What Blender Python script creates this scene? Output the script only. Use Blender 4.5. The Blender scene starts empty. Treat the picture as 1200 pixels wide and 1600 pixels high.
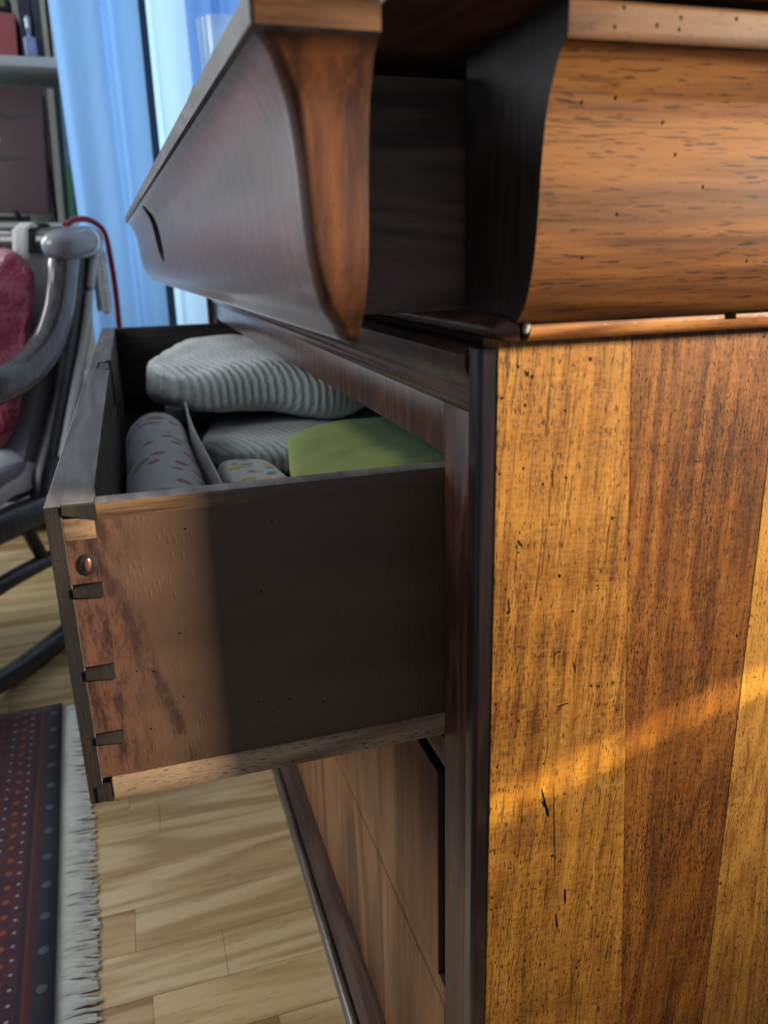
import bpy, bmesh, math, random
from mathutils import Vector, Matrix, noise as mn

random.seed(7)
S = bpy.context.scene
COL = S.collection

# ---------------------------------------------------------------- camera
cd = bpy.data.cameras.new('camera')
cam = bpy.data.objects.new('camera', cd)
COL.objects.link(cam)
RM = ((0.95404488, -0.29869942, -0.02402128),
      (-0.11292865, -0.28412517, -0.95211344),
      (0.27757068, 0.91107165, -0.30479989))          # right / down / forward in world axes
right, down, fwd = (Vector(r).normalized() for r in RM)
down = fwd.cross(right).normalized(); right = down.cross(fwd).normalized()
mw = Matrix((right, -down, -fwd)).transposed().to_4x4()
mw.translation = Vector((-0.16476, -0.35, 0.775))
cam.matrix_world = mw
cd.sensor_fit = 'VERTICAL'
cd.sensor_height = 36.0
cd.lens = 1245.0 / 1600.0 * 36.0
cd.clip_start = 0.01
cd.dof.use_dof = True
cd.dof.focus_distance = 0.56
cd.dof.aperture_fstop = 8.0
S.camera = cam

# ---------------------------------------------------------------- light and exposure
vs = S.view_settings
vs.view_transform = 'Standard'
vs.look = 'None'
vs.gamma = 1.0
vs.use_curve_mapping = False
vs.exposure = 0.0
w = bpy.data.worlds.new('world')
S.world = w
w.use_nodes = True
w.node_tree.nodes['Background'].inputs[0].default_value = (0.66, 0.78, 1.0, 1)
w.node_tree.nodes['Background'].inputs[1].default_value = 0.24


def area(name, loc, target, sx, sy, power, color, spread=180):
    l = bpy.data.lights.new(name, 'AREA')
    l.shape = 'RECTANGLE'
    l.size, l.size_y = sx, sy
    l.energy = power
    l.color = color
    l.spread = math.radians(spread)
    o = bpy.data.objects.new(name, l)
    o.location = loc
    o.rotation_euler = (Vector(target) - Vector(loc)).to_track_quat('-Z', 'Y').to_euler()
    COL.objects.link(o)
    return o


area('lamp_glow', (1.15, -0.57, 1.14), (0.10, 0.0, 0.84), 0.13, 0.26, 9.3, (1.0, 0.85, 0.64), 60)         # warm side light
area('window_light', (0.25, 2.62, 1.25), (0.2, 1.0, 1.15), 1.5, 2.0, 44, (0.72, 0.86, 1.0))                # behind the curtains
area('far_window_light', (-1.62, 2.2, 1.55), (-0.6, 0.6, 0.3), 1.0, 1.3, 38, (0.90, 0.95, 1.0))             # next window along the wall
area('room_fill_light', (-2.35, 0.45, 1.7), (-0.5, 1.7, 0.75), 1.2, 1.4, 24, (0.95, 0.97, 1.0))           # added fill from the left for bookshelf and floor, no window there
area('sun_slit', (0.90, -0.22, 0.725), (0.14, 0.0, 0.508), 0.11, 0.010, 0.042, (1.0, 0.80, 0.32), 1.8)       # sliver of sun


# ---------------------------------------------------------------- material helpers
class NT:
    def __init__(s, name):
        s.m = bpy.data.materials.new(name)
        s.m.use_nodes = True
        s.t = s.m.node_tree
        s.t.nodes.clear()
        s.out = s.t.nodes.new('ShaderNodeOutputMaterial')

    def n(s, typ, ins=None, **attrs):
        nd = s.t.nodes.new('ShaderNode' + typ)
        for k, v in attrs.items():
            setattr(nd, k, v)
        for k, v in (ins or {}).items():
            if isinstance(v, bpy.types.NodeSocket):
                s.t.links.new(v, nd.inputs[k])
            else:
                nd.inputs[k].default_value = v
        return nd

    def math(s, op, a, b=0.0, c=None, clamp=False):
        ins = {0: a, 1: b}
        if c is not None:
            ins[2] = c
        return s.n('Math', ins, operation=op, use_clamp=clamp).outputs[0]

    def mapping(s, vec, scale=(1, 1, 1), rot=(0, 0, 0), loc=(0, 0, 0)):
        return s.n('Mapping', {'Vector': vec, 'Scale': scale, 'Rotation': rot, 'Location': loc}).outputs[0]

    def noise(s, vec, scale, detail=3, rough=0.5, dist=0.0):
        return s.n('TexNoise', {'Vector': vec, 'Scale': scale, 'Detail': detail, 'Roughness': rough, 'Distortion': dist}).outputs['Fac']

    def step(s, v, a, b):
        return s.n('MapRange', {'Value': v, 'From Min': a, 'From Max': b}, interpolation_type='SMOOTHSTEP').outputs[0]

    def mix(s, f, a, b, blend='MIX'):
        nd = s.n('Mix', data_type='RGBA', blend_type=blend)
        for k, v in ((0, f), (6, a), (7, b)):
            if isinstance(v, bpy.types.NodeSocket):
                s.t.links.new(v, nd.inputs[k])
            else:
                nd.inputs[k].default_value = v if k == 0 else (*v[:3], 1)
        return nd.outputs[2]

    def ramp(s, f, stops):
        nd = s.n('ValToRGB', {'Fac': f})
        e = nd.color_ramp.elements
        while len(e) < len(stops):
            e.new(0.5)
        for i, (p, c) in enumerate(stops):
            e[i].position = p
            e[i].color = (*c, 1)
        return nd.outputs[0]

    def coord(s, kind='Object'):
        return s.n('TexCoord').outputs[kind]

    def bsdf(s, col, rough=0.5, coat=0.0, coat_rough=0.1, bump=None, bs=0.3, bd=0.001, **kw):
        ins = {'Base Color': col if isinstance(col, bpy.types.NodeSocket) else (*col, 1), 'Roughness': rough,
               'Coat Weight': coat, 'Coat Roughness': coat_rough}
        ins.update(kw)
        b = s.n('BsdfPrincipled', ins)
        if bump is not None:
            bn = s.n('Bump', {'Height': bump, 'Strength': bs, 'Distance': bd}).outputs[0]
            s.t.links.new(bn, b.inputs['Normal'])
            if coat:
                s.t.links.new(bn, b.inputs['Coat Normal'])
        s.t.links.new(b.outputs[0], s.out.inputs[0])
        return s.m


def wood(name, dark, mid, light, axis='Z', grain=150, figure=9, rings=14, tilt=0.0, pores=0.5, pore_scale=1300,
         pore_thr=0.60, rough=0.4, coat=0.4, coat_rough=0.18, bs=0.25, seed=0.0, sheen=0.0, patina=0.0, stretch=0.035, spec=0.5, pstretch=.11, ringw=.20, lines=0.0, cross=0.0):
    t = NT(name)
    v = t.mapping(t.coord(), rot=(0, tilt, 0) if axis == 'Z' else (0, 0, tilt), loc=(seed, seed * 1.7, seed * 0.6))

    def st(k):
        return {'X': (k, 1, 1), 'Y': (1, k, 1), 'Z': (1, 1, k)}[axis]
    warp = t.noise(v, 7, 2)
    fig = t.noise(t.mapping(v, st(0.14)), figure, 3, 0.5, 0.6)
    ring = t.math('SINE', t.math('MULTIPLY', fig, rings * 6.28))
    ring = t.math('MULTIPLY_ADD', ring, 0.5, 0.5)
    fib = t.noise(t.mapping(v, st(stretch)), grain, 4, 0.65)
    fib2 = t.noise(t.mapping(v, st(0.06)), grain * 4, 2, 0.6)
    broad = t.noise(t.mapping(v, st(0.3)), 4.5, 2)
    f = t.math('MULTIPLY_ADD', ring, ringw, t.math('MULTIPLY', fib, 0.42))
    f = t.math('MULTIPLY_ADD', fib2, 0.20, f)
    f = t.math('MULTIPLY_ADD', broad, 0.45, t.math('SUBTRACT', f, 0.02 + ringw / 2))
    if cross:
        cr1 = t.noise(t.mapping(v, (.30, 1, 1.5), rot=(0, .18, 0)), 420, 3, .6)
        cr2 = t.noise(t.mapping(v, (.35, 1, 1.2), rot=(0, .42, 0)), 26, 2)
        f = t.math('ADD', f, t.math('MULTIPLY', t.math('SUBTRACT', t.math('MULTIPLY_ADD', cr2, .8, cr1), .9), cross))
    col = t.ramp(f, [(0.36, dark), (0.50, mid), (0.65, light)])
    po = t.noise(t.mapping(v, st(pstretch)), pore_scale, 2, 0.5)
    dens = t.math('MULTIPLY_ADD', t.noise(t.mapping(v, st(0.4)), 26, 2), 0.16, -0.08)
    pm = t.step(t.math('ADD', po, dens), pore_thr, pore_thr + 0.07)
    col = t.mix(t.math('MULTIPLY', pm, pores), col, tuple(c * 0.16 for c in dark))
    if lines:
        po2 = t.noise(t.mapping(v, st(pstretch * .28), loc=(.37, .11, .5)), pore_scale * .62, 2, 0.5)
        pm2 = t.step(t.math('ADD', po2, dens), pore_thr + .01, pore_thr + 0.09)
        col = t.mix(t.math('MULTIPLY', pm2, lines), col, tuple(c * 0.3 for c in dark))
    if patina:
        g = t.step(t.noise(v, 13, 4, 0.6, 0.5), 0.5, 0.72)
        col = t.mix(t.math('MULTIPLY', g, patina), col, tuple(c * 0.22 for c in dark))
    h = t.math('SUBTRACT', t.math('MULTIPLY_ADD', fib2, 0.35, t.math('MULTIPLY', fib, 0.3)), pm)
    r = t.math('MULTIPLY_ADD', t.noise(v, 40, 3), 0.16, rough - 0.08)
    return t.bsdf(col, r, coat, coat_rough, h, bs, 0.0006, **{'Specular IOR Level': spec, 'Sheen Weight': sheen, 'Sheen Roughness': 0.35})


def cloth(name, col, col2=None, scale=300, rough=0.9, bs=0.3, sheen=0.2, big=20):
    t = NT(name)
    v = t.coord()
    n1 = t.noise(v, scale, 2)
    n2 = t.noise(v, big, 3)
    c = t.mix(n2, col, col2 or tuple(x * 0.75 for x in col))
    return t.bsdf(c, rough, bump=n1, bs=bs, bd=0.001, **{'Sheen Weight': sheen})


def plain(name, col, rough=0.5, coat=0.0, bump_scale=60, bs=0.08, **kw):
    t = NT(name)
    v = t.coord()
    n1 = t.noise(v, bump_scale, 3)
    c = t.mix(t.math('MULTIPLY', n1, 0.5), col, tuple(x * 0.7 for x in col))
    return t.bsdf(c, rough, coat, bump=n1, bs=bs, bd=0.001, **kw)


# chest woods
M_board_gold = wood('walnut_board_gold', (.11, .038, .006), (.255, .108, .017), (.40, .19, .034), 'Z', tilt=-0.06, grain=150, ringw=.07, cross=.30, lines=.6, pores=.95, pore_thr=.575, pore_scale=1300, pstretch=.13, bs=.6, rough=.50, coat=.04, coat_rough=.35, spec=.28)
M_board_red = wood('walnut_board_red', (.075, .023, .004), (.175, .061, .009), (.28, .112, .019), 'Z', tilt=-0.03, grain=170, ringw=.10, cross=.22, lines=.7, pores=.9, pore_thr=.572, pore_scale=1600, pstretch=.18, bs=.5, rough=.50, coat=.04, coat_rough=.35, spec=.28, seed=3.1)
M_board_pale = wood('walnut_board_pale', (.14, .054, .009), (.285, .127, .023), (.42, .205, .040), 'Z', tilt=0.0, grain=170, ringw=.10, cross=.16, lines=.65, pores=.85, pore_thr=.58, pore_scale=1600, pstretch=.18, bs=.45, rough=.50, coat=.04, coat_rough=.35, spec=.28, seed=6.3)
M_cornice = wood('walnut_cornice', (.045, .014, .003), (.125, .045, .010), (.200, .080, .018), 'X', grain=120, lines=.5, pores=.85, pore_thr=.59, pore_scale=1100, pstretch=.07, bs=.07, rough=.55, coat=.0, spec=.22, seed=1.7)
M_fillet = wood('walnut_fillet', (.045, .018, .007), (.085, .036, .014), (.125, .058, .024), 'X', grain=140, pores=.5, rough=.6, coat=.0, spec=.2, seed=2.2)
M_front = wood('walnut_front', (.035, .013, .007), (.075, .029, .014), (.125, .052, .024), 'Z', grain=120, pores=.5, rough=.40, coat=.6, coat_rough=.22, bs=.15, seed=4.4)
M_front_gloss = wood('walnut_front_polished', (.06, .025, .017), (.10, .046, .033), (.145, .070, .050), 'Z', grain=90, pores=.3, pore_thr=.66, rough=.42, coat=1.0, coat_rough=.22, sheen=.35, bs=.10, seed=5.2)
M_end = wood('walnut_drawer_end', (.040, .013, .006), (.11, .038, .013), (.18, .068, .023), 'Z', grain=90, pores=.35, rough=.42, coat=.25, bs=.15, seed=8.8)
M_moulding = wood('walnut_moulding', (.05, .021, .013), (.09, .038, .022), (.14, .062, .035), 'Y', grain=120, pores=.5, rough=.36, coat=.7, coat_rough=.25, bs=.2, seed=5.9)
M_bead = wood('walnut_bead', (.18, .062, .018), (.34, .135, .038), (.48, .22, .07), 'X', grain=120, pores=.4, rough=.36, coat=.4, seed=2.9, patina=.35)
M_lower = wood('walnut_lower_front', (.10, .042, .016), (.20, .090, .034), (.30, .145, .058), 'Z', grain=60, figure=7, rings=5, pores=.35, rough=.5, coat=.12, coat_rough=.35, bs=.1, spec=.35, seed=9.3)
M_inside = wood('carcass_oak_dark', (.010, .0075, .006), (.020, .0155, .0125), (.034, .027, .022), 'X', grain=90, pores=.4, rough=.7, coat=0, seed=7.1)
M_box = wood('upper_box_side', (.045, .032, .025), (.085, .063, .048), (.13, .098, .075), 'X', grain=80, pores=.25, rough=.6, coat=.1, seed=7.7)
M_greyed = wood('grey_sheen_edge', (.065, .056, .052), (.115, .10, .094), (.17, .152, .142), 'Y', grain=90, pores=.4, pore_thr=.64, rough=.62, coat=.05, bs=.3, seed=4.1)  # cool window sheen on edges and drawer tops, painted as grey
M_strip = wood('raw_wood_strip', (.15, .082, .042), (.30, .19, .105), (.44, .30, .18), 'X', grain=170, pores=.7, pore_thr=.60, pore_scale=1300, pstretch=.12, rough=.7, coat=0, bs=.4, seed=3.3)
M_pin = wood('dark_end_grain', (.006, .004, .0035), (.013, .009, .007), (.028, .019, .015), 'Z', grain=160, pores=.5, rough=.75, coat=0, bs=.4, seed=1.2)
M_enddark = wood('dark_end_and_shade', (.008, .006, .006), (.016, .012, .012), (.028, .022, .021), 'Z', grain=90, pores=.3, rough=.6, coat=.15, coat_rough=.4, seed=2.6)  # near-black ends; also paints shade into slot, holes and gap edges
M_ebon = wood('ebonised_edge', (.007, .004, .004), (.014, .007, .007), (.028, .014, .012), 'Z', grain=120, pores=.3, rough=.34, coat=.5, coat_rough=.2, bs=.15, seed=7.9)
M_base = wood('walnut_base', (.030, .014, .008), (.058, .029, .016), (.095, .050, .029), 'Y', grain=120, pores=.4, rough=.6, coat=.0, spec=.25, seed=6.6)


M_basebead = wood('base_bead_highlight', (.035, .022, .016), (.065, .043, .032), (.105, .075, .058), 'Y', grain=120, pores=.4, rough=.4, coat=.4, coat_rough=.2, seed=5.6)  # greyer, glossier copy of the base wood; nose highlight put into it


def drawer_side_mat():
    t = NT('stained_drawer_side')
    v = t.coord()
    base = t.ramp(t.noise(t.mapping(v, (.2, 1, 1)), 22, 4, .6), [(.3, (.078, .041, .024)), (.7, (.130, .072, .042))])
    dm = t.n('TexVoronoi', {'Vector': t.mapping(v, (1, 1, .30), rot=(0, .5, 0)), 'Scale': 420.0, 'Randomness': 1.0}).outputs['Distance']
    dash = t.math('MULTIPLY', t.step(dm, .40, .20), t.step(t.noise(v, 60, 2), .38, .6))
    # worn reddish brown patch where the glue squeezed out beside the joints
    sx = t.n('SeparateXYZ', {0: v}).outputs[0]
    wear = t.step(t.math('MULTIPLY_ADD', t.noise(t.mapping(v, (1, 1, .5)), 45, 4, .7), .055, sx), -.142, -.168)
    blot = t.step(t.noise(t.mapping(v, (1, 1, .30)), 170, 5, .8), .40, .64)
    sz = t.n('SeparateXYZ', {0: v}).outputs[2]
    dl = t.math('ABSOLUTE', t.math('ADD', t.math('MULTIPLY_ADD', sz, -.26, t.math('MULTIPLY', t.noise(t.mapping(v, (1, 1, .3)), 90, 3), .012)), t.math('SUBTRACT', -.036, sx)))
    rc = t.mix(blot, (.135, .060, .034), (.034, .013, .010))
    col = t.mix(wear, base, rc)
    stain = t.math('MULTIPLY', t.step(dl, .0085, .001), t.step(t.noise(t.mapping(v, (1, 1, .35)), 150, 4, .7), .36, .56))
    col = t.mix(t.math('MULTIPLY', stain, .8), col, (.030, .012, .010))
    h = t.math('ADD', t.math('MULTIPLY', dash, t.math('SUBTRACT', 1.0, wear)), t.math('MULTIPLY', t.noise(v, 260, 3), .35))
    return t.bsdf(col, .55, .12, .35, h, .22, .0006)


M_dside = drawer_side_mat()


# ---------------------------------------------------------------- object helpers
def link(name, me, mat, parent=None, smooth=30, kind=None, label=None):
    if mat is not None:
        me.materials.append(mat)
    if smooth:
        me.polygons.foreach_set('use_smooth', [True] * len(me.polygons))
        me.set_sharp_from_angle(angle=math.radians(smooth))
    o = bpy.data.objects.new(name, me)
    COL.objects.link(o)
    if parent is not None:
        o.parent = parent
    if kind:
        o['kind'] = kind
    if label:
        o['label'] = label
    return o


def bm_link(name, bm, mat, parent=None, smooth=30, **kw):
    bmesh.ops.recalc_face_normals(bm, faces=bm.faces)
    me = bpy.data.meshes.new(name)
    bm.to_mesh(me)
    bm.free()
    return link(name, me, mat, parent, smooth, **kw)


def add_box(bm, x0, x1, y0, y1, z0, z1, bev=0.0, seg=2):
    r = bmesh.ops.create_cube(bm, size=1.0)
    vv = r['verts']
    for v in vv:
        v.co = Vector(((x0 + x1) / 2 + v.co.x * (x1 - x0), (y0 + y1) / 2 + v.co.y * (y1 - y0), (z0 + z1) / 2 + v.co.z * (z1 - z0)))
    if bev:
        es = list({e for v in vv for e in v.link_edges})
        bmesh.ops.bevel(bm, geom=es, offset=bev, segments=seg, affect='EDGES', profile=0.5)


def box(name, x0, x1, y0, y1, z0, z1, mat, parent=None, bev=0.0008, seg=2, **kw):
    bm = bmesh.new()
    add_box(bm, x0, x1, y0, y1, z0, z1, bev, seg)
    return bm_link(name, bm, mat, parent, **kw)


def loft(bm, rings, closed=True, cap=True):
    vs_ = [[bm.verts.new(p) for p in r] for r in rings]
    n = len(rings[0])
    for a, b in zip(vs_[:-1], vs_[1:]):
        for i in range(n if closed else n - 1):
            j = (i + 1) % n
            bm.faces.new((a[i], a[j], b[j], b[i]))
    if cap:
        bm.faces.new(vs_[0])
        bm.faces.new(vs_[-1])
    return vs_


def prism(name, prof, axis, stations, mat, parent=None, smooth=30, **kw):
    """prof: closed list of 2-D points; axis 'X' -> (y,z), 'Y' -> (x,z), 'Z' -> (x,y)"""
    def pt(p, a):
        return {'X': (a, p[0], p[1]), 'Y': (p[0], a, p[1]), 'Z': (p[0], p[1], a)}[axis]
    bm = bmesh.new()
    loft(bm, [[pt(p, a) for p in prof] for a in stations])
    return bm_link(name, bm, mat, parent, smooth, **kw)


def smooth_curve(pts, n):
    """Catmull-Rom through pts"""
    pts = [Vector(p) for p in pts]
    P = [2 * pts[0] - pts[1]] + pts + [2 * pts[-1] - pts[-2]]
    out = []
    m = len(pts) - 1
    for k in range(n + 1):
        t = k / n * m
        i = min(int(t), m - 1)
        u = t - i
        a, b, c, d = P[i:i + 4]
        out.append(0.5 * (2 * b + (c - a) * u + (2 * a - 5 * b + 4 * c - d) * u * u + (3 * b - 3 * c + d - a) * u ** 3))
    return out


def add_tube(bm, pts, r, seg=10, n=None, flat=None, up=None):
    """round (or elliptical: flat=(a,b)) tube along a curve; r number or list"""
    pts = smooth_curve(pts, n) if n else [Vector(p) for p in pts]
    m = len(pts)
    rings = []
    side0 = Vector(up) if up else None
    for i, p in enumerate(pts):
        t = (pts[min(i + 1, m - 1)] - pts[max(i - 1, 0)]).normalized()
        s = side0 if side0 else (Vector((0, 0, 1)) if abs(t.z) < 0.9 else Vector((1, 0, 0)))
        b1 = t.cross(s).normalized()
        b2 = b1.cross(t).normalized()
        rr = r if not isinstance(r, (list, tuple)) else r[0] + (r[-1] - r[0]) * i / (m - 1)
        a_, b_ = (rr * flat[0], rr * flat[1]) if flat else (rr, rr)
        ring = []
        for k in range(seg):
            an = 2 * math.pi * k / seg
            c_, s_ = math.cos(an), math.sin(an)
            if flat and len(flat) > 2:     # squarish section
                e = flat[2]
                c_ = math.copysign(abs(c_) ** e, c_)
                s_ = math.copysign(abs(s_) ** e, s_)
            ring.append(p + b1 * a_ * c_ + b2 * b_ * s_)
        rings.append(ring)
    loft(bm, rings)


def tube(name, pts, r, mat, parent=None, seg=10, n=None, flat=None, up=None, **kw):
    bm = bmesh.new()
    add_tube(bm, pts, r, seg, n, flat, up)
    return bm_link(name, bm, mat, parent, 50, **kw)


def lathe(name, prof, loc, mat, parent=None, seg=24, **kw):
    bm = bmesh.new()
    rings = [[(loc[0] + r * math.cos(2 * math.pi * k / seg), loc[1] + r * math.sin(2 * math.pi * k / seg), loc[2] + z) for k in range(seg)] for r, z in prof]
    loft(bm, rings)
    return bm_link(name, bm, mat, parent, 40, **kw)


def soft(name, size, p, mat, loc, rot=(0, 0, 0), parent=None, sub=26, fn=None, **kw):
    """rounded cushion-like block: a cube grid pulled onto an L^p ball, then fn(point) for folds"""
    bm = bmesh.new()
    bmesh.ops.create_grid(bm, x_segments=sub, y_segments=sub, size=1)
    base = [v.co.copy() for v in bm.verts]
    faces = [[v.index for v in f.verts] for f in bm.faces]
    bm.verts.index_update()
    faces = [[v.index for v in f.verts] for f in bm.faces]
    bm.free()
    bm = bmesh.new()
    maps = [lambda q: (q.x, q.y, 1), lambda q: (q.x, -q.y, -1), lambda q: (q.x, -1, q.y), lambda q: (-q.x, 1, q.y),
            lambda q: (1, q.x, q.y), lambda q: (-1, -q.x, q.y)]
    M = Matrix.Translation(loc) @ Matrix.Rotation(rot[2], 4, 'Z') @ Matrix.Rotation(rot[1], 4, 'Y') @ Matrix.Rotation(rot[0], 4, 'X')
    for mp in maps:
        vs_ = []
        for q in base:
            c = Vector(mp(q))
            L = (abs(c.x) ** p + abs(c.y) ** p + abs(c.z) ** p) ** (1 / p)
            d = c / L
            d = Vector((d.x * size[0] / 2, d.y * size[1] / 2, d.z * size[2] / 2))
            if fn:
                d = fn(d)
            vs_.append(bm.verts.new(M @ d))
        for f in faces:
            bm.faces.new([vs_[i] for i in f])
    bmesh.ops.remove_doubles(bm, verts=bm.verts, dist=1e-5)
    return bm_link(name, bm, mat, parent, 180, **kw)


def thing(name, label, cat, loc=(0, 0, 0), rotz=0.0, group=None):
    o = bpy.data.objects.new(name, None)
    o.empty_display_size = 0.05
    COL.objects.link(o)
    o.location = loc
    o.rotation_euler = (0, 0, rotz)
    o['label'] = label
    o['category'] = cat
    if group:
        o['group'] = group
    return o


def tag(o, label, cat, group=None, kind=None):
    o['label'] = label
    o['category'] = cat
    if group:
        o['group'] = group
    if kind:
        o['kind'] = kind
    return o


def cut(o, bm_cut, mat=None):
    """boolean the cutter mesh out of o and bake the result"""
    bmesh.ops.recalc_face_normals(bm_cut, faces=bm_cut.faces)
    me = bpy.data.meshes.new('cutter')
    bm_cut.to_mesh(me)
    bm_cut.free()
    if mat is not None:
        me.materials.append(mat)
    c = bpy.data.objects.new('cutter', me)
    COL.objects.link(c)
    md = o.modifiers.new('b', 'BOOLEAN')
    md.object = c
    md.operation = 'DIFFERENCE'
    md.solver = 'EXACT'
    md.use_self = True
    if mat is not None:
        md.material_mode = 'TRANSFER'
    c.parent = o.parent
    bpy.context.view_layer.update()
    dg = bpy.context.evaluated_depsgraph_get()
    nm = bpy.data.meshes.new_from_object(o.evaluated_get(dg))
    o.modifiers.clear()
    old = o.data
    o.data = nm
    nm.name = old.name
    bpy.data.objects.remove(c)
    bpy.data.meshes.remove(me)


def add_pit(bm, x, z, rx, rz, y0, y1, ang=0.0, seg=8):
    a = []
    ca, sa = math.cos(ang), math.sin(ang)
    for y, k in ((y0, 1.0), (y1, 0.75)):
        ring = []
        for i in range(seg):
            t = 2 * math.pi * i / seg
            dx, dz = rx * k * math.cos(t), rz * k * math.sin(t)
            ring.append((x + dx * ca - dz * sa, y, z + dx * sa + dz * ca))
        a.append(ring)
    loft(bm, a)


# ================================================================ the setting
W = 1.38                                            # width of the chest along y

M_grout = plain('floor_subfloor', (.22, .14, .07), .8)
fl = box('floor', -2.4, .70, -1.3, 2.60, -.04, -.003, M_grout, bev=0)
fl['kind'] = 'structure'
planks_mat = []
for i, (a, b, c) in enumerate((((.36, .225, .085), (.50, .335, .145), (.60, .43, .20)), ((.43, .28, .11), (.56, .39, .175), (.66, .48, .24)),
                               ((.33, .19, .075), (.46, .29, .125), (.56, .39, .185)), ((.46, .31, .135), (.58, .42, .20), (.68, .52, .28)))):
    planks_mat.append(wood('beech_plank_%s' % 'abcd'[i], a, b, c, 'X', grain=45, figure=7, rings=7, pores=.25, pore_scale=300, ringw=.30, rough=.36, coat=.35, coat_rough=.25, bs=.06, seed=11 + i * 2.3))
rng = random.Random(3)
PW = 0.068
y = -.30
row = 0
while y < 2.3:
    x = -1.55 + rng.random() * .42
    first = True
    while x < .06:
        L = .36 + rng.random() * .30
        x1 = min(x + L, .62)
        if x1 > -1.2:
            bm = bmesh.new()
            add_box(bm, x + .0002, x1 - .0002, y + .0002, y + PW - .0002, -.003, -.0001 * rng.random(), .0003, 1)
            o = bm_link('plank', bm, planks_mat[rng.randrange(4)], fl, 0)
        x = x1
    y += PW
    row += 1

M_wall = plain('wall_plaster', (.60, .66, .74), .85, bump_scale=200)
# far wall with the window opening (x -0.36..0.62, z 0.40..2.2)
WX0, WX1, WZ0, WZ1 = -.34, .60, .40, 2.20
bm = bmesh.new()
add_box(bm, -2.4, WX0, 2.46, 2.56, 0, 2.6)
add_box(bm, WX0, WX1, 2.46, 2.56, 0, WZ0)
add_box(bm, WX0, WX1, 2.46, 2.56, WZ1, 2.6)
add_box(bm, WX1, .80, 2.46, 2.56, 0, 2.6)
bm_link('wall_back', bm, M_wall, smooth=0, kind='structure')
box('wall_right', .70, .80, .0, 2.46, 0, 2.6, M_wall, bev=0, kind='structure')
box('ceiling', -2.4, .80, -1.3, 2.56, 2.6, 2.68, plain('ceiling_white', (.8, .82, .85), .9), bev=0, kind='structure')
M_wfr = plain('window_paint', (.03, .045, .075), .4)
bm = bmesh.new()
for a in ((WX0, WX0 + .06, WZ0, WZ1), (WX1 - .06, WX1, WZ0, WZ1), (-.075, .035, WZ0, WZ1), (WX0, WX1, WZ0, WZ0 + .07), (WX0, WX1, WZ1 - .07, WZ1)):
    add_box(bm, a[0], a[1], 2.47, 2.53, a[2], a[3])
win = bm_link('window_1', bm, M_wfr, smooth=0, kind='structure')
tg = NT('window_glass')
mixn = tg.n('MixShader', {0: .08, 1: tg.n('BsdfTransparent', {0: (.95, .98, 1, 1)}).outputs[0], 2: tg.n('BsdfGlossy', {'Roughness': .03}).outputs[0]})
tg.t.links.new(mixn.outputs[0], tg.out.inputs[0])
box('pane', WX0 + .06, -.075, 2.498, 2.502, WZ0 + .07, WZ1 - .07, tg.m, win, bev=0)
box('pane', .035, WX1 - .06, 2.498, 2.502, WZ0 + .07, WZ1 - .07, tg.m, win, bev=0)

# ================================================================ chest of drawers
chest = thing('chest_of_drawers', 'antique golden brown walnut chest of drawers with ogee top drawer and wormholes', 'chest of drawers')

# --- side panel: three upright boards, joints slightly open, worm holes cut into them
panel = bpy.data.objects.new('side_panel', None)
COL.objects.link(panel)
panel.parent = chest
Z0, Z1 = .0, .737


def board(xa0, xa1, xb0, xb1, mat, yo):
    """bottom x range, top x range"""
    bm = bmesh.new()
    rings = []
    for zz, (l, r) in ((Z0, (xa0, xa1)), (Z1, (xb0, xb1))):
        rings.append([(l, yo, zz), (r, yo, zz), (r, .018, zz), (l, .018, zz)])
    loft(bm, rings)
    es = [e for e in bm.edges if abs(e.verts[0].co.y - yo) < 1e-6 and abs(e.verts[1].co.y - yo) < 1e-6]
    bmesh.ops.bevel(bm, geom=es, offset=.0003, segments=1, affect='EDGES')
    return bm_link('panel_board', bm, mat, panel, 25)


def seam1(z):
    return .0841 + (.5648 - z) * .0640


b1 = board(.0005, seam1(Z0) - .00005, .0005, seam1(Z1) - .00005, M_board_gold, 0)
b2 = board(seam1(Z0) + .00005, .174, seam1(Z1) + .00005, .166, M_board_red, .0002)
b3 = board(.1741, .56, .1661, .56, M_board_pale, .0001)
HOLES = [(0.011, 0.7231), (0.0163, 0.7192), (0.0186, 0.7177), (0.041, 0.722), (0.0504, 0.7244), (0.0155, 0.7041), (0.0376, 0.6998), (0.0027, 0.7085), (0.035, 0.6779), (0.0156, 0.6722), (0.0401, 0.6648), (0.0269, 0.6626), (0.0026, 0.6707), (0.0146, 0.638), (0.0143, 0.6272), (0.0389, 0.6106), (0.0284, 0.5987), (0.0482, 0.5883), (0.0074, 0.6076), (0.0091, 0.5939), (0.1604, 0.5541), (0.1544, 0.7298), (0.004, 0.5862), (0.0403, 0.5651), (0.0192, 0.5712), (0.0626, 0.6014), (0.069, 0.6394), (0.003, 0.5396), (0.013, 0.5312), (0.0173, 0.5263), (0.0627, 0.5396), (0.0342, 0.4943), (0.0047, 0.4992), (0.0028, 0.4901), (0.0489, 0.4702), (0.003, 0.3987), (0.1722, 0.3678), (0.1841, 0.3648), (0.1791, 0.2927), (0.015, 0.4262), (0.0428, 0.4272), (0.0172, 0.4363), (0.0272, 0.3517), (0.0648, 0.3326), (0.0034, 0.4079)]
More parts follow.
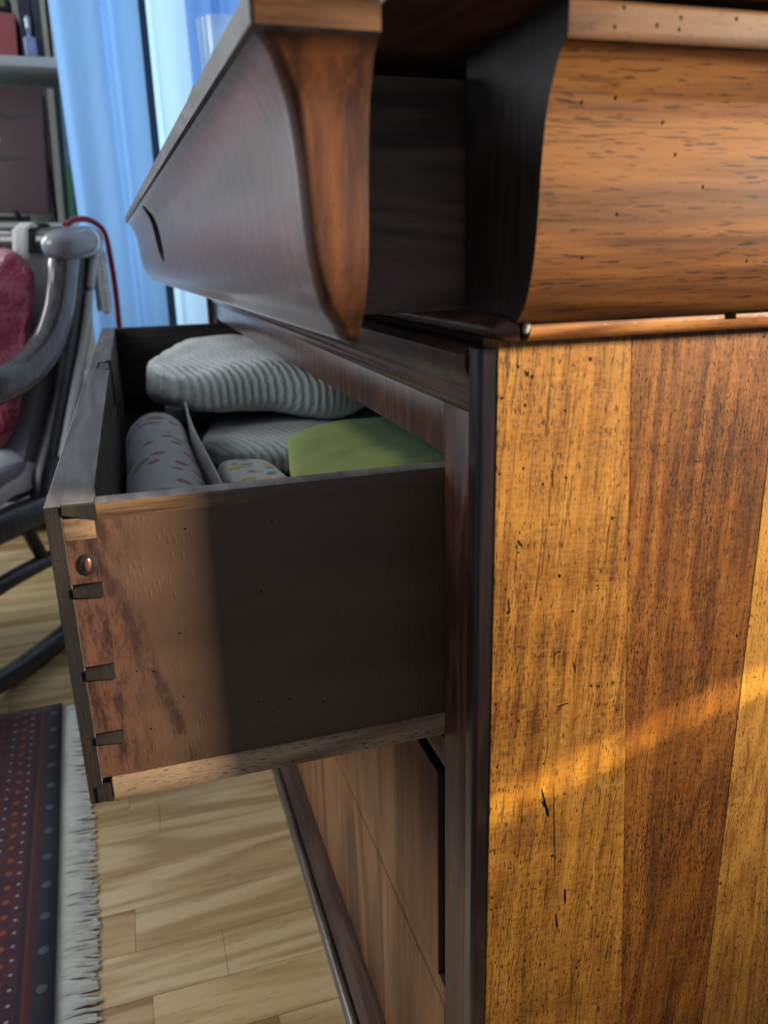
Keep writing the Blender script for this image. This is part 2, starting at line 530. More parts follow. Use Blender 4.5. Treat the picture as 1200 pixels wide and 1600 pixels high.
CRACKS = [(0.0318, 0.6702, 0.033, 0.659, .5), (0.0137, 0.6341, 0.0159, 0.6304, 1.0), (0.118, 0.6653, 0.1227, 0.6655, .5), (0.0202, 0.6867, 0.0224, 0.6853, .3), (0.0499, 0.5579, 0.0519, 0.5498, .7), (0.0404, 0.5302, 0.049, 0.5316, .8), (0.0333, 0.4787, 0.0381, 0.4595, .9), (0.041, 0.4844, 0.0457, 0.4062, .6), (0.0528, 0.4003, 0.0535, 0.3868, 1.1), (0.047, 0.3831, 0.0494, 0.3679, .9), (0.1768, 0.5229, 0.1789, 0.5231, .5), (0.212, 0.3306, 0.2156, 0.3303, .5), (0.1706, 0.2776, 0.1733, 0.2775, .8), (0.0837, 0.2932, 0.0837, 0.2878, .9), (0.1763, 0.359, 0.1776, 0.3544, .5), (0.0376, 0.5684, 0.0382, 0.5547, .6), (0.0287, 0.4067, 0.034, 0.405, .5), (0.0089, 0.6017, 0.0103, 0.593, .8)]
CRACKS += [(0.0365, 0.4660, 0.0392, 0.4560, 1.3), (0.0345, 0.4690, 0.0360, 0.4640, 1.0)]


def which(x, z):
    return 0 if x < seam1(z) else (1 if x < .1705 else 2)


cutters = [bmesh.new() for _ in range(3)]
rh = random.Random(5)
for (x, z) in HOLES:
    r = .00055 + rh.random() * .00035
    add_pit(cutters[which(x, z)], x, z, r, r * (1 + rh.random() * .7), -.003, .006)
for (xa, za, xb, zb, wd) in CRACKS:
    dx, dz = xb - xa, zb - za
    L = math.hypot(dx, dz)
    add_pit(cutters[which((xa + xb) / 2, (za + zb) / 2)], (xa + xb) / 2, (za + zb) / 2, wd * .00075, L / 2 + .0004, -.003, .005, math.atan2(-dx, dz), 10)
# extra tiny pits scattered over the panel
for k in range(150):
    x, z = .004 + rh.random() * .20, .25 + rh.random() * .47
    if abs(x - seam1(z)) < .002 or abs(x - .17) < .003:
        continue
    add_pit(cutters[which(x, z)], x, z, .00022 + rh.random() * .0001, .0006 + rh.random() * .0012, -.003, .003, .05, 6)
for b, c in zip((b1, b2, b3), cutters):
    cut(b, c, M_enddark)  # pit walls coloured near black as painted shade

# --- front frame
M_post = wood('walnut_post', (.040, .013, .008), (.085, .028, .014), (.13, .048, .023), 'Z', grain=140, pores=.6, rough=.42, coat=.22, coat_rough=.3, bs=.2, seed=4.9)
for k in range(2):
    ya, yb = (.0285, .069) if k == 0 else (W - .069, W - .0285)
    box('post_fillet', .0010, .029, ya - .0115 if k == 0 else yb + .0005, ya - .0005 if k == 0 else yb + .0115, .04, .700, M_post, chest, .0015)
    box('corner_post', .0, .03, ya, yb, .04, .7255 if k == 0 else .666, M_post, chest, .0012)
    yc = .0165 if k == 0 else W - .0165
    # rounded bead running down the corner, with a groove between it and the post
    sgn = 1 if k == 0 else -1
    e0 = .0006 if k == 0 else W - .0006
    prof = [(.028, e0)]
    for i in range(7):
        an = math.pi / 2 * i / 6
        prof.append((-.0092 + .0032 * (1 - math.sin(an)), e0 + sgn * .0032 * (1 - math.cos(an))))
    for i in range(7):
        an = math.pi / 2 * i / 6
        prof.append((-.0092 + .0050 * (1 - math.cos(an)), e0 + sgn * (.0104 + .0050 * math.sin(an))))
    prof += [(.002, e0 + sgn * .0154), (.028, e0 + sgn * .0154)]
    prism('corner_bead', prof, 'Z', (.04, .7322), M_ebon, chest, 40)
box('top_rail', .0, .03, .069, W - .069, .666, .6985, M_front, chest, .001)
# stepped moulding along the top of the front
mp = [(.03, .696), (.0, .696), (-.002, .6985), (-.004, .7015), (-.004, .7035), (-.0015, .705), (-.0015, .7075), (-.004, .711), (-.0075, .717), (-.0095, .722), (-.010, .728), (-.0085, .7305), (-.006, .7318), (.03, .7318)]
prism('front_moulding', mp, 'Y', (.0162, W - .0162), M_moulding, chest, 35)
box('middle_rail', .0, .03, .069, W - .069, .4535, .4755, M_lower, chest, .001)
box('bottom_rail', .002, .03, .069, W - .069, .02, .040, M_front, chest, .001)
bp = [(.03, 0), (-.0185, 0), (-.0185, .0165), (-.0165, .0180), (-.012, .0205), (-.008, .0245), (-.004, .030), (-.001, .0385), (.0, .041), (.03, .041)]
prism('base_moulding', bp, 'Y', (-.012, W + .012), M_base, chest, 45)
bb = [(-.0188, 0), (-.029, 0), (-.030, .002), (-.030, .011)]
for k in range(8):
    an = math.pi * k / 7
    bb.append((-.0244 - .0056 * math.cos(an), .0125 + .0050 * math.sin(an)))
prism('base_bead', bb, 'Y', (-.012, W + .012), M_basebead, chest, 45)
# bead under the top case: along the side and the front
bm = bmesh.new()
add_tube(bm, [(.56, -.004, .7415), (.30, -.004, .7415), (.012, -.004, .7415)], .0062, 12)
bs_ = bm_link('side_bead', bm, M_bead, chest, 50)
c = bmesh.new()
add_box(c, .1195, .1265, -.014, -.0055, .741, .749)
add_box(c, .122, .1262, -.014, -.0035, .7425, .749)
cut(bs_, c)
tube('front_bead', [(.010, -.004, .7415), (.004, .000, .7415), (.003, .01, .7415), (.003, W, .7415)], .0062, M_moulding, chest, 12)
M_chip = plain('pale_filler', (.36, .36, .34), .7, bump_scale=400, bs=.6)
soft('filler_patch', (.0035, .003, .0065), 2.2, M_chip, (.0105, -.0088, .7425), (0, .2, 0), chest, 6, label='pale grey filler blob on the corner of the bead')

# --- top case: ogee cornice on both sides, slab, inner boards
OG = [(-.0500, .8640), (-.0505, .8615), (-.0500, .8525), (-.0485, .8508), (-.0455, .8490), (-.0425, .8455), (-.0395, .8395), (-.0365, .834), (-.0345, .827), (-.0330, .818), (-.0318, .808), (-.0310, .797), (-.0300, .785), (-.0285, .774), (-.0262, .765), (-.0232, .757), (-.0195, .751), (-.0155, .7468), (-.0125, .7450)]
og_fil = [p for p in OG if p[1] > .8505]
og_body = [p for p in OG if p[1] < .8512]
prism('side_cornice', [(.047, .8640), (-.0485, .8508)] + og_body[1:] + [(-.010, .7462), (.047, .7462)], 'X', (.0032, .56), M_cornice, chest, 40)
cn = COL.objects['side_cornice']
cn.data.materials.append(M_enddark)
for p in cn.data.polygons:
    if p.normal.x < -.9:
        p.material_index = 1
c = bmesh.new()
for (x, z) in [(0.0577, 0.8258), (0.0665, 0.8137), (0.0409, 0.79), (0.0264, 0.7725), (0.1142, 0.769), (.0180, .832), (.0330, .834), (.083, .801)]:
    add_pit(c, x, z, .0008, .0011, -.05, -.022)
cut(cn, c)
prism('cornice_fillet', [(.046, .8645), (-.0490, .8645), (-.0500, .8630), (-.0500, .8525), (-.0490, .8512), (.046, .8512)], 'X', (.0030, .561), M_fillet, chest, 40)
cf = COL.objects['cornice_fillet']
cf.data.materials.append(M_enddark)
for p in cf.data.polygons:
    if p.normal.x < -.9:
        p.material_index = 1
c = bmesh.new()
for (x, z) in [(.0260, .8622), (.0225, .8555), (.0410, .8570), (.0510, .8560), (.0514, .8601), (.0770, .861)]:
    add_pit(c, x, z, .0008, .0011, -.06, -.044)
cut(COL.objects['cornice_fillet'], c)
prism('side_cornice', [(W - .047, .8640), (W + .0485, .8508)] + [(W - p[0], p[1]) for p in og_body[1:]] + [(W + .010, .7462), (W - .047, .7462)], 'X', (.0032, .56), M_cornice, chest, 40)
box('cornice_fillet', .003, .561, W - .046, W + .05, .8512, .8645, M_fillet, chest)
box('chest_top', -.058, .575, -.058, W + .058, .868, .893, M_moulding, chest, .003)
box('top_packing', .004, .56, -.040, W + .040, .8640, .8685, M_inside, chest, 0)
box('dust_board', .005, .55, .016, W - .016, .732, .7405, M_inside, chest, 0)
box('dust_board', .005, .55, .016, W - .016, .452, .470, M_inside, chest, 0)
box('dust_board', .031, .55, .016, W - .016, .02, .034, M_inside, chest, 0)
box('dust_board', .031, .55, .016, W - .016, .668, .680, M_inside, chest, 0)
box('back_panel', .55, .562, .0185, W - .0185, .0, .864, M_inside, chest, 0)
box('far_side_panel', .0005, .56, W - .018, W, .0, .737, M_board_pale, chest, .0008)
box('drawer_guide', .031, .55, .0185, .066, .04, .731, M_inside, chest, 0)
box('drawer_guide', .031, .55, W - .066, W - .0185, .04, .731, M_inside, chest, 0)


# --- top drawer, pulled out and slightly askew
top_drawer = bpy.data.objects.new('top_drawer', None)
COL.objects.link(top_drawer)
top_drawer.parent = chest
top_drawer.location = (-.0665, .0, 0)
top_drawer.rotation_euler = (0, 0, math.radians(1.42))
top_drawer['label'] = 'pulled out top drawer with polished ogee front'


def ogee_block(name, prof, x_back, y_in0, y_in1, mat, parent, cr=.0012, grid=24):
    """rings of rectangles: front x = profile, ends follow the same profile, mitred at the corners"""
    bm = bmesh.new()
    rings = []
    for o_, z in prof:
        xa, ya, yb = o_, y_in0 + o_, y_in1 - o_
        c_ = min(cr, -.6 * o_)
        arc = [(1 - math.sin(k * math.pi / 10), 1 - math.cos(k * math.pi / 10)) for k in range(6)]
        ring = [(x_back, ya, z)] + [(xa + c_ * a_, ya + c_ * b_, z) for a_, b_ in arc]
        for i in range(1, grid):
            ring.append((xa, ya + c_ + (yb - ya - 2 * c_) * i / grid, z))
        ring += [(xa + c_ * a_, yb - c_ * b_, z) for a_, b_ in reversed(arc)] + [(x_back, yb, z)]
        rings.append(ring)
    loft(bm, rings)
    return bm_link(name, bm, mat, parent, 40)


fr_prof = og_body[:-1] + [(-.0140, .7430), (-.0110, .7400), (-.0070, .7385)]
fr_prof = [(o_ + .002, z) for o_, z in fr_prof]
og_front = ogee_block('drawer_front', fr_prof, -.0015, .0085, W - .0085, M_front_gloss, top_drawer, .006)
og_front.data.materials.append(M_end)
for p in og_front.data.polygons:               # the near and far ends are cut from plainer wood
    if abs(p.normal.y) > abs(p.normal.x) + .05 and abs(p.normal.z) < .95:
        p.material_index = 1
ff = ogee_block('drawer_front_fillet', [(-.046, .8508), (-.0485, .8522), (-.0485, .8628), (-.047, .8642)], -.0012, .0085, W - .0085, M_greyed, top_drawer, .002, 2)
ff.data.materials.append(M_fillet)
for p in ff.data.polygons:
    if p.normal.y < -.6:
        p.material_index = 1
# long slot in the middle of the front
c = bmesh.new()
sl = []
for z, yc in ((.849, .850), (.836, .835), (.820, .818), (.803, .808), (.788, .797), (.776, .790)):
    sl.append((z, yc))
rings = []
for (z, yc), wv in zip(sl, (.012, .036, .048, .050, .044, .012)):
    rings.append([(-.06, yc - wv, z), (-.06, yc + wv, z), (-.020, yc + wv, z), (-.020, yc - wv, z)])
loft(c, rings)
cut(og_front, c, M_enddark)  # slot walls get their shade as colour
bx0, bz0, bz1 = -.002, .7470, .8570
box('drawer_side', bx0, .40, .0525, .0645, bz0, bz1, M_box, top_drawer, .0006)
box('drawer_side', bx0, .40, W - .0645, W - .0525, bz0, bz1, M_box, top_drawer, .0006)
box('drawer_back', .39, .40, .0645, W - .0645, bz0, bz1 - .01, M_box, top_drawer, .0006)
box('drawer_bottom', bx0, .39, .0645, W - .0645, .752, .758, M_box, top_drawer, 0)

# --- second drawer, pulled far out
dr = bpy.data.objects.new('open_drawer', None)
COL.objects.link(dr)
dr.parent = chest
dr['label'] = 'pulled out second drawer with dovetailed plain side, filled with linen'
DY0, DY1 = .072, W - .072
fo = bmesh.new()
add_box(fo, -.2176, -.1935, DY0 + .003, DY1, .4778, .6575, .0006, 1)
add_box(fo, -.2176, -.2097, DY0 - .00005, DY0 + .0042, .4778, .6575, .00015, 1)
front2 = bm_link('drawer_front', fo, M_front, dr, 30)
front2.data.materials.append(M_greyed)
front2.data.materials.append(M_pin)
for p in front2.data.polygons:
    if p.normal.z > .6 or p.normal.x > .6:
        p.material_index = 1
    elif p.normal.y < -.6:
        p.material_index = 2
c = bmesh.new()
add_box(c, -.2085, -.19, .655, .725, .6535, .665)          # lock mortise in the top edge
add_box(c, -.200, -.18, .640, .740, .600, .665)
cut(front2, c)
bm = bmesh.new()
add_box(bm, -.2005, -.1955, .642, .738, .601, .6525, .0008, 1)
add_box(bm, -.207, -.1955, .657, .723, .6535, .6565, .0005, 1)
bm_link('lock', bm, plain('old_iron', (.10, .09, .085), .5, Metallic=.8), dr, 20)
# near side: stained board between two raw strips, each a piece of its own
prism('drawer_side', [(-.1945, .4935), (.40, .4935), (.40, .6545), (-.1945, .6545)], 'Y', (DY0, DY0 + .013), M_dside, dr, 20)
side2 = [o for o in dr.children if o.name.startswith('drawer_side')][0]
# fingers of the side that run into the front (between the dark pins)
fing = bmesh.new()
for za, zb in ((.6135, .6380), (.5648, .6050), (.5228, .5556), (.4935, .5146)):
    add_box(fing, -.2098, -.1946, DY0, DY0 + .010, za, zb, .0003, 1)
bm_link('drawer_side_tongue', fing, M_dside, dr, 20)
c = bmesh.new()
for (x, z) in [(-0.1489, 0.6375), (-0.1017, 0.6364), (-0.1105, 0.5949), (-0.158, 0.5767), (-0.1595, 0.537), (-0.0988, 0.5229), (-0.1085, 0.517), (-0.1172, 0.5247), (-0.1797, 0.5197), (-0.1831, 0.5576), (-0.1742, 0.5557), (-0.0781, 0.5172)]:
    add_pit(c, x, z, .0007, .0008, DY0 - .01, DY0 + .006)
cut(side2, c)
tt = NT('half_stained_strip')
v = tt.coord()
wk = tt.step(tt.math('MULTIPLY_ADD', tt.noise(tt.mapping(v, (.25, 1, 1)), 160, 4, .7), .10, tt.n('SeparateXYZ', {0: v}).outputs[0]), -.098, -.060)
fb = tt.noise(tt.mapping(v, (.05, 1, 1)), 260, 4, .7)
cs = tt.ramp(fb, [(.35, (.085, .040, .018)), (.5, (.21, .115, .055)), (.68, (.33, .20, .105))])
M_top_strip = tt.bsdf(tt.mix(wk, cs, (.105, .066, .046)), .65, bump=fb, bs=.4, bd=.001)
st = box('side_top_strip', -.1930, .40, DY0 - .0003, DY0 + .0135, .6480, .6572, M_top_strip, dr, .0007)
st.data.materials.append(M_greyed)
for p in st.data.polygons:
    if p.normal.z > .7:
        p.material_index = 1
box('side_tongue_strip', -.2095, -.1940, DY0 - .0002, DY0 + .012, .6382, .6500, M_strip, dr, .0004)
rr = bmesh.new()
add_box(rr, -.2045, .40, DY0 - .0018, DY0 + .016, .4776, .4930, .0009, 2)
bm_link('side_runner', rr, M_strip, dr, 30, label='pale raw wood runner strip along the foot of the drawer side')
for (za, zb, xa, xb) in ((.6050, .6132, -.2096, -.1944), (.5558, .5645, -.2096, -.1944), (.5148, .5225, -.2096, -.1944), (.4776, .4905, -.2130, -.2050)):
    bm = bmesh.new()
    t_ = .0016
    loft(bm, [[(xa, yy, za + t_), (xb, yy, za), (xb, yy, zb), (xa, yy, zb - t_)] for yy in (DY0 - .0011, DY0 + .01)])
    bm_link('dovetail_pin', bm, M_pin, dr, 0)
bm = bmesh.new()
loft(bm, [[(-.2090, yy, .6525), (-.1925, yy, .6485), (-.1925, yy, .6570), (-.2090, yy, .6572)] for yy in (DY0 - .0009, DY0 + .01)])
bm_link('dovetail_pin', bm, M_pin, dr, 0)
M_copper = plain('copper_nail', (.52, .25, .16), .4, Metallic=.85)
soft('nail_head', (.0036, .0024, .0078), 2.0, M_copper, (-.2003, DY0 - .0012, .6245), (0, .15, 0), dr, 8, label='worn copper nail head')
lathe('nail_hole', [(.0042, 0), (.0046, .0004), (.0040, .0008)], (0, 0, 0), M_pin, dr, 12).matrix_local = Matrix.Translation((-.2000, DY0 - .0005, .6245)) @ Matrix.Rotation(math.radians(90), 4, 'X') @ Matrix.Diagonal((1.0, 1.35, 1, 1))
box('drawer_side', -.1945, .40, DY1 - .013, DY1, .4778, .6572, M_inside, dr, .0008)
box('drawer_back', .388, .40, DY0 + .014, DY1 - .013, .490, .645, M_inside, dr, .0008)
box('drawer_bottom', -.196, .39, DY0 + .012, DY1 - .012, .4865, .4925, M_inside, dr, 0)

# --- closed lower drawers
d3 = bpy.data.objects.new('closed_drawer', None)
COL.objects.link(d3)
d3.parent = chest
d3['label'] = 'closed third drawer with a wide dark gap round its front'
d3f = box('drawer_front', .0005, .022, .0840, W - .0840, .2615, .4395, M_lower, d3, .001)
d3f.data.materials.append(M_enddark)  # edges inside the gap near black, shade painted in
for p in d3f.data.polygons:
    if p.normal.x > -.3:
        p.material_index = 1
lip = box('drawer_lip', .0008, .022, .0702, W - .0702, .2450, .2618, M_lower, d3, .0008)
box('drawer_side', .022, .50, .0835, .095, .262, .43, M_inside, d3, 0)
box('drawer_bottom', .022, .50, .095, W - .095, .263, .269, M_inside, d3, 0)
d4 = bpy.data.objects.new('closed_drawer', None)
COL.objects.link(d4)
d4.parent = chest
d4f = box('drawer_front', .001, .022, .0725, W - .0725, .0425, .2405, M_lower, d4, .0012)
for o in (lip, d4f):
    o.data.materials.append(M_enddark)  # seam edges darkened with the same painted shade
    for p in o.data.polygons:
        if p.normal.x > -.3:
            p.material_index = 1
box('drawer_side', .022, .50, .075, .087, .046, .235, M_inside, d4, 0)
# little round plug in the corner bead
lathe('wood_plug', [(.0012, 0), (.0024, .0002), (.0028, .0009), (.0022, .0014), (.0004, .0010)], (0, 0, 0), plain('worn_plug', (.16, .09, .06), .4), chest, 14).matrix_local = Matrix.Translation((-.0045, .0165, .4415)) @ Matrix.Rotation(math.radians(-90), 4, 'Y') @ Matrix.Diagonal((1.8, .8, 1, 1))

# ================================================================ linen in the drawer
def knit_mat(name, col):
    t = NT(name)
    v = t.coord()
    wv = t.n('TexWave', {'Vector': t.mapping(v, rot=(0, 0, math.radians(-24))), 'Scale': 34.0, 'Distortion': 1.6, 'Detail': 1.0, 'Detail Scale': 3.0}, bands_direction='X').outputs['Fac']
    st = t.noise(v, 420, 2)
    h = t.math('MULTIPLY_ADD', wv, 1.0, t.math('MULTIPLY', st, .5))
    c = t.mix(wv, tuple(x * .8 for x in col), col)
    return t.bsdf(c, .92, bump=h, bs=.5, bd=.003, **{'Sheen Weight': .3})


M_knit = knit_mat('grey_knit', (.64, .68, .66))


def fold_fn(seed, amp, sag=0.0):
    def f(d):
        n = mn.noise(Vector((d.x * 9 + seed, d.y * 9, d.z * 14)))
        m = mn.noise(Vector((d.x * 30, d.y * 30 + seed, d.z * 40)))
        k = d + Vector((n * amp, n * amp * .8, n * amp + m * amp * .3))
        k.z -= sag * (d.x * 6) ** 2 * .01
        return k
    return f


tag(soft('knitted_blanket', (.36, .42, .086), 3.8, M_knit, (.045, .955, .6005), (0, .06, math.radians(-14)), fn=fold_fn(1.0, .012)),
    'thick pale grey knitted blanket folded on top of the pile in the open drawer', 'blanket', 'knitted blankets in the drawer')
tag(soft('knitted_blanket', (.38, .30, .052), 4.0, M_knit, (.105, .765, .5275), (0, 0, math.radians(-10)), fn=fold_fn(4.0, .008)),
    'grey knitted blanket lying underneath the thicker one in the open drawer', 'blanket', 'knitted blankets in the drawer')
tag(soft('folded_sheet', (.30, .20, .045), 5, cloth('sheet_grey', (.30, .32, .32)), (.03, 1.17, .5180), (0, 0, 0)),
    'dark grey folded cloth at the bottom of the pile by the far drawer end', 'cloth')


def floral(name, ground, c1, c2, s1, s2, t1=.30):
    t = NT(name)
    v = t.coord()
    vd = t.n('VectorMath', {0: v, 1: t.n('VectorMath', {0: t.n('TexNoise', {'Vector': v, 'Scale': 40.0, 'Detail': 2.0}).outputs['Color'], 'Scale': .012}, operation='SCALE').outputs[0]}, operation='ADD').outputs[0]
    f1 = t.step(t.n('TexVoronoi', {'Vector': vd, 'Scale': s1}).outputs['Distance'], t1 + .06, t1 - .06)
    f2 = t.step(t.n('TexVoronoi', {'Vector': t.mapping(vd, loc=(.3, .7, .1)), 'Scale': s2}).outputs['Distance'], t1 + .03, t1 - .07)
    c = t.mix(f2, t.mix(f1, ground, c1), c2)
    return t.bsdf(c, .9, bump=t.noise(v, 900, 2), bs=.2, bd=.0006, **{'Sheen Weight': .2})


M_roll = floral('rose_print', (.76, .82, .79), (.56, .25, .29), (.48, .38, .40), 34, 21, .27)
# rolled fabric: a spiral of cloth seen end-on
rx, rz, rr_ = -.148, .5405, .0465
bm = bmesh.new()
NY, NS = 22, 90
grid = []
for j in range(NY + 1):
    yy = .16 + (.735 - .16) * j / NY
    rowv = []
    for i in range(NS + 1):
        a = 2 * math.pi * 3.2 * i / NS
        r = rr_ * (1 - .62 * i / NS) * (1 + .035 * mn.noise(Vector((yy * 9, math.cos(a) * 1.5, math.sin(a) * 1.5))))
        rowv.append(bm.verts.new((rx + r * math.cos(a + .6) * .93, yy + .004 * math.sin(a * .7), rz + r * math.sin(a + .6) * 1.02)))
    grid.append(rowv)
for j in range(NY):
    for i in range(NS):
        bm.faces.new((grid[j][i], grid[j][i + 1], grid[j + 1][i + 1], grid[j + 1][i]))
ro = bm_link('fabric_roll', bm, M_roll, None, 180)
sm_ = ro.modifiers.new('s', 'SOLIDIFY'); sm_.thickness = .0016
tag(ro, 'rolled pale fabric with faded pink roses lying along the drawer front', 'fabric')
# stiff card leaning along the roll
bm = bmesh.new()
rings = []
for k in range(9):
    yy = .22 + .52 * k / 8
    dx = .004 * math.sin(k * .7)
    h_ = .575 + .022 * (k / 8) ** 2
    rings.append([(-.0985 + dx, yy, .4940), (-.0965 + dx, yy, .4940), (-.1025 + dx, yy, h_), (-.1045 + dx, yy, h_)])
loft(bm, rings)
tag(bm_link('cardboard_sheet', bm, plain('grey_card', (.52, .50, .49), .8), None, 40), 'thin grey cardboard sheet standing on edge beside the rolled rose fabric', 'cardboard')
M_flor = floral('yellow_print', (.50, .54, .54), (.52, .42, .10), (.10, .20, .20), 46, 60, .34)
tag(soft('floral_cloth', (.070, .30, .072), 4.5, M_flor, (-.0565, .410, .5310), (0, 0, .03), fn=fold_fn(7, .004)),
    'folded white cloth printed with small yellow and green flowers', 'cloth')
tg_ = NT('green_plaid')
v = tg_.coord()
sx = tg_.n('SeparateXYZ', {0: v})
X_, Y_ = sx.outputs[0], sx.outputs[1]
wb = tg_.math('MULTIPLY_ADD', tg_.noise(v, 14, 2), .03, -.015)
dk = tg_.step(tg_.math('ADD', X_, wb), .050, .085)                     # dark plaid ground and rail shade painted over the right part
ln = tg_.step(tg_.math('ABSOLUTE', tg_.math('SUBTRACT', Y_, .335)), .022, .014)
bl = tg_.step(tg_.math('ABSOLUTE', tg_.math('SUBTRACT', X_, .118)), .016, .008)
cg = tg_.mix(dk, (.30, .36, .105), (.066, .118, .046))
cg = tg_.mix(tg_.math('MULTIPLY', tg_.math('MULTIPLY', ln, dk), .6), cg, (.15, .20, .05))
cg = tg_.mix(tg_.math('MULTIPLY', bl, .7), cg, (.025, .070, .060))
M_green = tg_.bsdf(cg, .95, bump=tg_.noise(v, 600, 2), bs=.4, bd=.001)
tag(soft('green_towel', (.37, .30, .044), 4.5, M_green, (.1625, .440, .5690), (0, -.02, math.radians(-8)), fn=fold_fn(9, .007)),
    'folded lime green towel with dark green checks in the open drawer', 'towel')
tag(soft('folded_cloth', (.26, .26, .042), 5, cloth('blue_green_cloth', (.10, .16, .17)), (.200, .420, .5155), (0, 0, -.05)),
    'dark blue green folded cloth hidden below the lime green towel', 'cloth')

# ================================================================ rug
def rug_mat():
    t = NT('rug_field')
    v = t.coord()
    s = t.n('SeparateXYZ', {0: v})
    X, Y = s.outputs[0], s.outputs[1]
    e = t.math('SUBTRACT', 0.0, X)                          # distance from the fringe edge
    n1 = t.noise(v, 45, 3)
    red = t.mix(t.step(n1, .4, .65), (.060, .008, .012), (.030, .006, .012))
    navy = t.mix(n1, (.006, .010, .020), (.022, .028, .038))

    def band(a, b):
        return t.math('MULTIPLY', t.step(e, a - .0015, a + .0015), t.step(e, b + .0015, b - .0015))
    col = t.mix(band(-.01, .022), red, navy)
    col = t.mix(band(.030, .034), col, (.10, .012, .012))
    col = t.mix(band(.034, .040), col, (.012, .006, .012))
    # rows of small pale and red knots
    for (xc, per, c_, off, rad) in ((.047, .021, (.26, .24, .25), 0, .0022), (.060, .026, (.22, .05, .02), .008, .0040), (.075, .024, (.26, .24, .25), .004, .0022), (.095, .020, (.14, .02, .015), .01, .0036), (.118, .030, (.24, .22, .24), .013, .0024), (.150, .022, (.16, .12, .13), .0, .002), (.013, .055, (.10, .12, .13), .0, .006)):
        fy = t.math('SUBTRACT', t.math('MULTIPLY', t.math('FRACT', t.math('DIVIDE', t.math('ADD', Y, 5 + off), per)), per), per / 2)
        d = t.math('SQRT', t.math('ADD', t.math('POWER', fy, 2), t.math('POWER', t.math('SUBTRACT', e, xc), 2)))
        col = t.mix(t.step(d, rad + .0009, rad - .0009), col, c_)
    vor = t.n('TexVoronoi', {'Vector': v, 'Scale': 48.0}).outputs['Distance']
    dots = t.math('MULTIPLY', t.step(vor, .16, .09), t.step(e, .135, .155))
    col = t.mix(dots, col, (.20, .05, .04))
    return t.bsdf(col, .95, bump=t.noise(v, 700, 2), bs=.5, bd=.002, **{'Sheen Weight': .15})


rug = thing('persian_rug', 'dark red patterned rug with navy border and white fringe on the wooden floor', 'rug', (-.306, .0, 0), math.radians(3.0))
bm = bmesh.new()
n_x, n_y = 40, 60
gv = [[bm.verts.new((-1.15 * i / n_x, -.50 + 1.555 * j / n_y, .0075 + .0012 * mn.noise(Vector((i * .3, j * .3, 0))))) for j in range(n_y + 1)] for i in range(n_x + 1)]
for i in range(n_x):
    for j in range(n_y):
        bm.faces.new((gv[i][j], gv[i][j + 1], gv[i + 1][j + 1], gv[i + 1][j]))
rf = bm_link('rug_field', bm, rug_mat(), rug, 180)
md = rf.modifiers.new('s', 'SOLIDIFY'); md.thickness = .006; md.offset = -1
# fringe: bundles of cotton threads
M_fringe = cloth('fringe_cotton', (.80, .79, .72), (.70, .70, .64), 500, bs=.3)
bm = bmesh.new()
rf_ = random.Random(2)
yy = -.40
while yy < 1.05:
    L = .040 + rf_.random() * .010
    sk = rf_.uniform(-.007, .004)
    tips = rf_.uniform(-.004, .004)
    h_ = .0035 + rf_.random() * .003
    add_tube(bm, [(-.002, yy, .006), (L * .35, yy + sk * .3, h_ + .001), (L * .7, yy + sk * .8 + tips * .4, h_), (L, yy + sk + tips, .0022)], [.0021, .0013], 4)
    yy += .0018
bm_link('fringe', bm, M_fringe, rug, 60, kind='stuff')

# ================================================================ rocking chair
A0 = Vector((-.36, 1.36, 0))
F0 = Vector((-.47, -.88, 0)).normalized()
N0 = Vector((-F0.y, F0.x, 0))                          # towards the chest


def ch(s, z, off=0.0):
    return A0 + F0 * s + N0 * off + Vector((0, 0, z))


